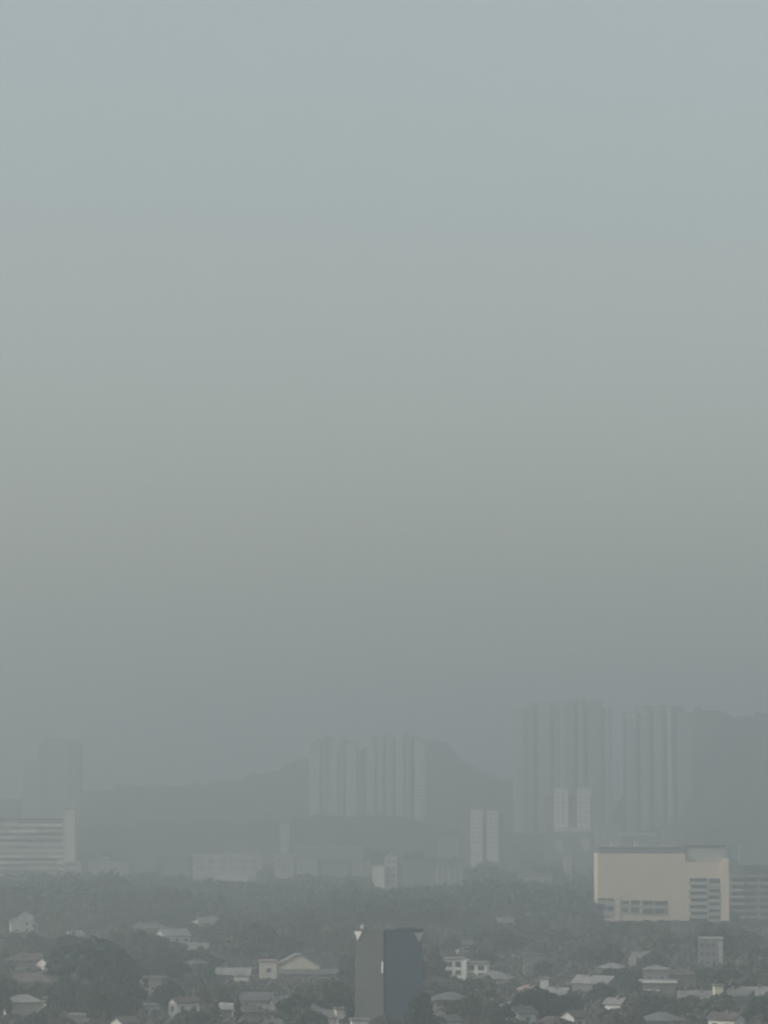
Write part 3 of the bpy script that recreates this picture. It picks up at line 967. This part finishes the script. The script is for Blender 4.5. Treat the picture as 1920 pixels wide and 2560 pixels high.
EXTRA = [
    # x0, x1, ytop, visible bottom, D, wall, label, storeys
    (222, 318, 2150, 2196, 2450, M_PANEL, "long dim block in the trees right of the long white slab", 3),
    (330, 392, 2128, 2190, 2600, M_DULL, "dim box block between the long white slab and the pale low block", 4),
    (640, 690, 2104, 2140, 2650, M_DULL, "dim block behind the right end of the pale low block", 4),
    (1262, 1296, 2118, 2190, 2500, M_PANEL, "dim upright block between the pale shed and the upright flats", 5),
    (1096, 1150, 2092, 2140, 2700, M_DULL, "dim block left of the pair of upright flats", 4),
    (1490, 1550, 2058, 2112, 2750, M_PANEL, "dim block between the twin-column block and the flat pale roof", 5),
    (1432, 1486, 2128, 2200, 2450, M_DULL, "dim block right of the slim white upright block", 5),
    (1660, 1712, 2072, 2112, 2700, M_DULL, "dim block behind the roof of the beige building", 4),
    (1850, 1960, 2108, 2160, 2400, M_DULL, "dim block behind the apartment block at the right edge", 4),
    (742, 792, 2142, 2196, 2350, M_PANEL, "pale squat block below the left twin slab tower", 3),
    (806, 872, 2156, 2200, 2300, M_GREYW, "grey squat block between the pale squat block and the white two-part block", 3),
    (556, 632, 2104, 2132, 2600, M_GREYW, "grey block showing above the wide pale low block", 3),
    (408, 470, 2152, 2200, 2400, M_GREYW, "grey block just left of the wide pale low block", 3),
    (880, 926, 2150, 2200, 2250, M_PANEL, "dim block just left of the white two-part block", 3),
]
for (x0, x1, yt, vb, D, wm, lab, ns) in EXTRA:
    t, w, zt, xm = block('apartment_block', lab, x0, x1, yt, D, 14, wm, 0, vb)
    pxbox(t, 'wall', wm, x0, x1, yt + 3, 2330, D, 0, 14, xm)
    pxbox(t, 'parapet', M_GREYR, x0 - 1, x1 + 1, yt, yt + 2.8, D, -0.4, 14.4, xm)
    pxbox(t, 'stair_head', wm, x0 + (x1 - x0) * 0.3, x0 + (x1 - x0) * 0.5, yt - 7, yt - 0.2, D, 4, 8, xm)
    nx = max(2, int((x1 - x0) / 16))
    for k in range(ns):
        for i in range(nx):
            a0 = x0 + (x1 - x0) * (i + 0.22) / nx
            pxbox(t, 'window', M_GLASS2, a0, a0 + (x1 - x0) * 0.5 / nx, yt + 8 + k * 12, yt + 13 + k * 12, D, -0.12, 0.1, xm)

# ------------------------------------------------------------------ far residential towers in the haze


def high_rise(label, x0, x1, tops, D, bays, depth=22, group='residential towers in the haze'):
    """tops: list of (px0, px1, row) roof steps; bays: list of (px0, px1, row) pale projecting bays"""
    xa, _ = at(x0, 1900, D)
    xb, _ = at(x1, 1900, D)
    xm = (xa + xb) / 2
    t = thing('residential_tower', label, 'tower', (xm, D, 0), 0, group)
    for (p0, p1, r) in tops:
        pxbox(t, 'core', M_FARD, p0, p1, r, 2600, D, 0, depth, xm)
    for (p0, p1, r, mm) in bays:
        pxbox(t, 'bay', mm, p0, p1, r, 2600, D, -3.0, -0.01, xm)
        _, zr = at(p0, r, D)
        fl = MB()
        A, _ = at(p0, r, D)
        B, _ = at(p1, r, D)
        z = 3.2
        while z < zr - 2:
            fl.box(A - xm + 0.6, B - xm - 0.6, -3.12, -2.95, z, z + 1.4)
            z += 3.2
        o = fl.build('window_bands', M_GLASS2, t)
        o['kind'] = 'stuff'
    return t


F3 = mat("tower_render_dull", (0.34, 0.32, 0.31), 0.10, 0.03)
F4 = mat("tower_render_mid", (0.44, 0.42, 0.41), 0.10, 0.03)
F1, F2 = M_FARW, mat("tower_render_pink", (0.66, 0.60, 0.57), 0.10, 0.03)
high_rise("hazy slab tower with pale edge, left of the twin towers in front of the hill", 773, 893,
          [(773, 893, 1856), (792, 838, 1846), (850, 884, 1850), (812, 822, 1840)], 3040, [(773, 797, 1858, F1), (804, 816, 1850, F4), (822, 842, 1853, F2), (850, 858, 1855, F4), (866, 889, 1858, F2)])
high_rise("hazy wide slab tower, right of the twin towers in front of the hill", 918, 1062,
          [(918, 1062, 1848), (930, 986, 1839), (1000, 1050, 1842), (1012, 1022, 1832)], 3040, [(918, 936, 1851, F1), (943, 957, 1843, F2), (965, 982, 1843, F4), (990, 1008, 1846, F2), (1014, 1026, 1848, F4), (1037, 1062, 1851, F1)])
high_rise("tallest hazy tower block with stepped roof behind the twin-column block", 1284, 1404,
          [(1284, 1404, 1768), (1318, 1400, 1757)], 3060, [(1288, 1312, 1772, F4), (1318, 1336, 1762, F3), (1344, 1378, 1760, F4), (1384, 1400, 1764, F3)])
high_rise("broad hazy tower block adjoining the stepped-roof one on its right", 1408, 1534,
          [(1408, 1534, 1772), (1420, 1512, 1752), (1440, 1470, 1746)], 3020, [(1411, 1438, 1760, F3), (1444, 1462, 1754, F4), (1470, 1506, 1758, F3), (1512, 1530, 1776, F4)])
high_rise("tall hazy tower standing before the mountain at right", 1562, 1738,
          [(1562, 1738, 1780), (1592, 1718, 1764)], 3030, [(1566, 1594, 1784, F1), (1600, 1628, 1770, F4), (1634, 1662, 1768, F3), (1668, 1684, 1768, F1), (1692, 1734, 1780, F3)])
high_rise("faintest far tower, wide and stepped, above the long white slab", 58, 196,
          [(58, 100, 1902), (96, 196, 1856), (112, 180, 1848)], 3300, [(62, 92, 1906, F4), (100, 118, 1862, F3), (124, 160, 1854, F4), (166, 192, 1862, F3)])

# ------------------------------------------------------------------ trees


def leaf_cloud(n_clumps, per, rx, rz, zc, leaf, seed, shape='dome', clump_r=0.32):
    """leaf quads gathered in clumps on and inside an uneven crown; returns verts, quads"""
    r = np.random.default_rng(seed)
    if shape == 'dome':
        th = r.uniform(0, 2 * np.pi, n_clumps)
        u = r.uniform(-0.55, 1.0, n_clumps)
        s = np.sqrt(1 - u ** 2)
        rad = r.uniform(0.55, 1.0, n_clumps) ** 0.6 * r.uniform(0.82, 1.08, n_clumps)
        c = np.stack([rx * s * np.cos(th) * rad, rx * s * np.sin(th) * rad, zc + rz * u * rad], 1)
        cr = clump_r * rx * r.uniform(0.6, 1.2, n_clumps)
    else:  # column, tapering to the top
        h = r.uniform(0, 1, n_clumps)
        prof = np.sin(np.pi * np.clip(h * 0.86 + 0.12, 0, 1)) ** 0.7 * (1 - 0.45 * h)
        th = r.uniform(0, 2 * np.pi, n_clumps)
        rad = rx * prof * r.uniform(0.5, 1.0, n_clumps)
        c = np.stack([rad * np.cos(th), rad * np.sin(th), zc - rz + 2 * rz * h], 1)
        cr = 0.42 * rx * r.uniform(0.7, 1.1, n_clumps)
    N = n_clumps * per
    d = r.normal(size=(N, 3))
    d /= np.linalg.norm(d, axis=1, keepdims=True)
    d[:, 2] *= 0.8
    rr = r.uniform(0.25, 1, N) ** 0.5
    p = np.repeat(c, per, 0) + d * (np.repeat(cr, per) * rr)[:, None]
    nrm = d + r.normal(size=(N, 3)) * 0.5 + np.array([0, 0, 0.4])
    nrm /= np.linalg.norm(nrm, axis=1, keepdims=True)
    a = np.cross(nrm, r.normal(size=(N, 3)))
    a /= np.linalg.norm(a, axis=1, keepdims=True)
    b = np.cross(nrm, a)
    sz = leaf * r.uniform(0.6, 1.3, N)[:, None]
    a, b = a * sz * 0.62, b * sz * 0.42
    v = np.stack([p - a, p - b * 1.0, p + a, p + b * 1.0], 1).reshape(-1, 3)
    q = np.arange(4 * N).reshape(-1, 4)
    return v, q


def trunk_mesh(h, r0, limbs, spread, seed):
    r = random.Random(seed)
    m = MB()
    m.tube([(0, 0, -0.2), (0, 0, 0.4), (0.1, 0, h * 0.35), (0.05, 0.1, h * 0.62)], [r0 * 1.5, r0 * 1.05, r0 * 0.8, r0 * 0.5])
    for i in range(limbs):
        a = 2 * math.pi * (i + r.random() * 0.5) / limbs
        z0 = h * r.uniform(0.3, 0.5)
        e = spread * r.uniform(0.5, 0.8)
        m.tube([(0.08, 0.03, z0), (e * 0.5 * math.cos(a), e * 0.5 * math.sin(a), z0 + h * 0.16), (e * math.cos(a), e * math.sin(a), z0 + h * r.uniform(0.28, 0.4))],
               [r0 * 0.5, r0 * 0.34, r0 * 0.12], 6)
    return m.mesh('trunk')


# unit templates: height 10 m, crown radius given below
TEMPL = []
for i, (shape, nc, per, rx, rz, zc, leaf) in enumerate((
        ('dome', 60, 44, 5.0, 3.7, 6.3, 0.95),
        ('dome', 52, 46, 4.3, 4.0, 6.0, 0.95),
        ('dome', 64, 40, 5.6, 3.2, 6.8, 1.0),
        ('dome', 46, 50, 4.0, 3.6, 6.4, 0.9),
        ('column', 40, 40, 1.7, 4.5, 5.4, 0.6),
        ('dome', 40, 40, 4.6, 3.0, 7.0, 0.85))):
    v, q = leaf_cloud(nc, per, rx, rz, zc, leaf, 100 + i, shape, 0.30 if i != 5 else 0.24)
    crowns = []
    for k, lm in enumerate(M_LEAF):
        me = np_mesh('crown', v, q)
        me.materials.append(lm)
        crowns.append(me)
    tm = trunk_mesh(10, 0.34 if shape == 'dome' else 0.2, 5 if shape == 'dome' else 0, rx, 50 + i)
    tm.materials.append(M_BARK)
    TEMPL.append((shape, rx, crowns, tm))


def tree(x, y, H, R, kind, leafm, label, group, rz=0.0, cat='tree', name=None):
    shape, rx, crowns, tm = TEMPL[kind]
    t = thing(name or ('conifer' if shape == 'column' else 'leafy_tree'), label, cat, (x, y, 0), rz, group)
    s = H / 10.0
    c = link('crown', crowns[leafm], None, t)
    c.scale = (R / rx, R / rx, s)
    k = link('trunk', tm, None, t)
    k.scale = (min(s * 1.1, R / rx), min(s * 1.1, R / rx), s)
    return t


TREES = []   # (x, y, R) already planted


def key_tree(px, ytop, D, wpx, kind, leafm, label):
    x, z = at(px, ytop, D)
    R = wpx / 2 * D / FPX
    tree(x, D, z / 0.985, R, kind, leafm, label, 'single trees that stand out', random.uniform(0, 6))
    TREES.append((x, D, R))


KEY = [
    (238, 2366, 850, 225, 0, 0, "biggest dark round tree, at lower left between the roofs"),
    (300, 2440, 800, 110, 1, 0, "dark tree leaning against the right flank of the biggest tree"),
    (165, 2450, 815, 90, 3, 0, "dark tree at the left flank of the biggest tree"),
    (2, 2466, 790, 56, 3, 0, "dark tree cut by the left edge beside the corner house"),
    (20, 2335, 1180, 90, 1, 0, "dark tree under the stepped white house at the left edge"),
    (340, 2240, 1500, 190, 2, 1, "broad dark dome of a tree rising behind the hipped grey house"),
    (420, 2262, 1480, 110, 0, 1, "round tree at the right shoulder of the broad dark dome"),
    (470, 2385, 1010, 150, 0, 0, "dark tree left of the long low house with white porch"),
    (400, 2352, 1100, 120, 2, 0, "dark tree in front of the tall white gable"),
    (600, 2345, 1140, 130, 1, 0, "dark tree above the long low house"),
    (680, 2352, 1160, 120, 0, 0, "dark tree just behind the side wing of the broad pale gable"),
    (770, 2350, 1180, 130, 2, 0, "dark tree behind the peak of the broad pale gable"),
    (594, 2496, 770, 26, 4, 0, "slim dark conifer at the right of the carport"),
    (540, 2510, 765, 34, 4, 0, "slim dark conifer at the left of the carport"),
    (740, 2494, 770, 96, 3, 0, "dark round tree below the broad pale gable's lean-to"),
    (875, 2500, 735, 34, 4, 0, "slim dark conifer against the left foot of the tower"),
    (1052, 2486, 690, 64, 1, 0, "dark tree covering the lower right of the tower"),
    (1090, 2462, 870, 60, 3, 0, "dark tree right of the one covering the tower's foot"),
    (1340, 2478, 770, 110, 0, 0, "dark tree under the pink roof"),
    (1260, 2520, 735, 70, 3, 0, "dark tree left of the bright white gable under the pink roof"),
    (1905, 2496, 760, 80, 1, 0, "dark tree at the lower right edge"),
    (1625, 2490, 800, 110, 2, 0, "dark tree right below the two-tier white house"),
    (1240, 2316, 1230, 150, 2, 1, "broad dark tree under the tiny pale roof right of the tower"),
    (1370, 2330, 1200, 160, 0, 1, "big dull tree behind the plain grey flat-roofed block"),
    (1360, 2212, 1700, 150, 2, 1, "rounded tree clump below the low pale shed"),
    (860, 2256, 1330, 150, 0, 1, "tall tree behind the left shoulder of the tower"),
    (960, 2248, 1350, 160, 2, 0, "tall dark tree straight behind the tower top"),
    (1060, 2252, 1340, 160, 1, 0, "tall dark tree behind the right shoulder of the tower"),
    (1660, 2335, 1230, 160, 2, 0, "dark tree below the windows of the beige building"),
    (1840, 2330, 1180, 130, 0, 0, "dark tree right of the narrow grey block of flats"),
]
for k in KEY:
    key_tree(*k)


def blocked(x, y, R, H, slack=3.0):
    """does the crown cover a part of the picture that must stay open?"""
    c = col_of(x, y)
    rp = R * FPX / y * 0.9
    top = row_of(H, y)
    for (x0, x1, y0, y1, D_) in PROTECT:
        if y < D_ + 4 and c + rp > x0 + slack and c - rp < x1 - slack and top < y1 - slack:
            return True
    return False


def on_house(x, y, R, k=0.75):
    return any((x - hx) ** 2 + (y - hy) ** 2 < (hr + R * k) ** 2 for hx, hy, hr in FOOT)


TONE = {0: 'dark', 1: 'mid-green', 2: 'olive', 3: 'greyish'}
USED = {}


def tree_label(x, y, H, R, lm):
    """a label that points to the nearest landmark in the picture, and to the tree's side of it"""
    c, r = col_of(x, y), row_of(H * 0.7, y)
    near = sorted(REFS, key=lambda q: (q[0] - c) ** 2 + (1.6 * (q[1] - r)) ** 2)
    size = 'small' if R < 3 else ('broad' if R > 5.2 else '')
    first = None
    for q in near[:9]:
        dx, dy = c - q[0], r - q[1]
        if abs(dx) > 2.2 * abs(dy):
            side = 'left of' if dx < 0 else 'right of'
        elif abs(dy) > 1.6 * abs(dx):
            side = 'above' if dy < 0 else 'below'
        else:
            side = ('up and ' if dy < 0 else 'down and ') + ('left of' if dx < 0 else 'right of')
        far = math.hypot(dx, dy)
        reach = 'just ' if far < 45 else ('' if far < 90 else 'farther ')
        lab = ' '.join((size + ' ' + TONE[lm] + ' leafy tree ' + reach + side + ' the ' + q[2]).split())
        if len(lab.split()) > 16:
            continue
        first = first or lab
        if lab not in USED:
            USED[lab] = 1
            return lab
    return first


count, tries = 0, 0
while count < 262 and tries < 60000:
    tries += 1
    y = 690 * (1480 / 690) ** rng.uniform()
    x = rng.uniform(-0.132, 0.132) * y
    R = rng.uniform(3.2, 6.8)
    H = R * rng.uniform(1.5, 2.1) + 1.5
    ok = False
    for _ in range(5):
        if not blocked(x, y, R, H):
            ok = True
            break
        R *= 0.8
        H *= 0.8
    if not ok or R < 1.6 or on_house(x, y, R):
        continue
    if any((x - tx) ** 2 + (y - ty) ** 2 < ((R + tr) * 0.62) ** 2 for tx, ty, tr in TREES):
        continue
    lm = int(rng.choice([0, 1, 2, 3], p=[0.20, 0.26, 0.30, 0.24]))
    kd = int(rng.choice([0, 1, 2, 3, 5]))
    tree(x, y, H, R, kd, lm, tree_label(x, y, H, R, lm), 'trees among the roofs', rng.uniform(0, 6.28))
    TREES.append((x, y, R))
    count += 1
print("trees", count, "tries", tries)


def merged_wood(name, label, y0, y1, n_try, rmin, rmax, leaf, spread, leafm, seed, clumps=14, per=9, hk=(1.3, 1.9), sep=0.6):
    """one mass of low crowns nobody could count"""
    r = np.random.default_rng(seed)
    tv = [leaf_cloud(clumps, per, 1.0, 0.62, 0.62, leaf, seed + 10 + i, 'dome', 0.42) for i in range(6)]
    cell = {}
    V, Q, n = [], [], 0
    made = 0
    for _ in range(n_try):
        y = y0 * (y1 / y0) ** r.uniform()
        x = r.uniform(-spread, spread) * y
        R = r.uniform(rmin, rmax)
        H = R * r.uniform(*hk)
        if rmax > 4:      # groves of taller and lower growth
            wv = math.sin(x / 31 + 1.3 + math.sin(y / 90)) * math.sin(y / 120 + 0.7) + 0.6 * math.sin(x / 15 + y / 70)
            H *= 0.95 + 0.32 * wv
        key = (int(x // (2 * rmax)), int(y // (2 * rmax)))
        near = False
        for i in (-1, 0, 1):
            for j in (-1, 0, 1):
                for (tx, ty, tr) in cell.get((key[0] + i, key[1] + j), ()):
                    if (tx - x) ** 2 + (ty - y) ** 2 < ((tr + R) * sep) ** 2:
                        near = True
        if near or on_house(x, y, R, 0.5):
            continue
        ok = False
        for _k in range(5):
            if not blocked(x, y, R, H, 7.0):
                ok = True
                break
            H *= 0.75
            R *= 0.88
        if not ok:
            continue
        cell.setdefault(key, []).append((x, y, R))
        v, q = tv[int(r.integers(6))]
        a = r.uniform(0, 6.28)
        ca, sa = math.cos(a), math.sin(a)
        vv = np.empty_like(v)
        vv[:, 0] = (v[:, 0] * ca - v[:, 1] * sa) * R + x
        vv[:, 1] = (v[:, 0] * sa + v[:, 1] * ca) * R + y
        vv[:, 2] = np.maximum(v[:, 2] * H / 1.24, 0.0)
        V.append(vv)
        Q.append(q + n)
        n += len(v)
        made += 1
    me = np_mesh(name, np.concatenate(V), np.concatenate(Q))
    o = link(name, me, leafm)
    o['label'] = label
    o['category'] = 'wood'
    o['kind'] = 'stuff'
    print(name, made)
    return o


merged_wood('shrubbery', "low bushes and hedges filling the ground between the houses", 680, 1500, 14000, 1.0, 3.2, 0.42, 0.135, M_LEAF[3], 31, 10, 9, (0.9, 1.5), 0.62)
merged_wood('woodland', "hazy mass of tree crowns between the suburb and the larger buildings", 1420, 2050, 9000, 4.0, 11.5, 0.30, 0.135, M_WOODMASS, 41, 20, 11, (1.15, 1.75), 0.55)
merged_wood('far_woodland', "faint far tree belt in front of the wooded rise", 2050, 2900, 7000, 6.0, 10.0, 0.45, 0.135, M_LEAF[0], 51, 12, 7, (1.3, 1.9), 0.55)

# ------------------------------------------------------------------ the air
hz = MB().box(-X_LIM - 40, X_LIM + 40, Y0_LIM - 40, Y1_LIM + 40, -3.0, HAZE_TOP).build('haze', None)
hz['kind'] = 'stuff'
hz['label'] = "pale grey haze filling the air over the whole city"
hz['category'] = 'haze'
hm = bpy.data.materials.new('haze_air')
hm.use_nodes = True
nt = hm.node_tree
nt.nodes.clear()
out = nt.nodes.new('ShaderNodeOutputMaterial')
pv = nt.nodes.new('ShaderNodeVolumePrincipled')
pv.inputs['Color'].default_value = HAZE_COLOR + (1,)
pv.inputs['Density'].default_value = HAZE_DENSITY
pv.inputs['Anisotropy'].default_value = HAZE_ANISO
nt.links.new(pv.outputs[0], out.inputs['Volume'])
hz.data.materials.append(hm)
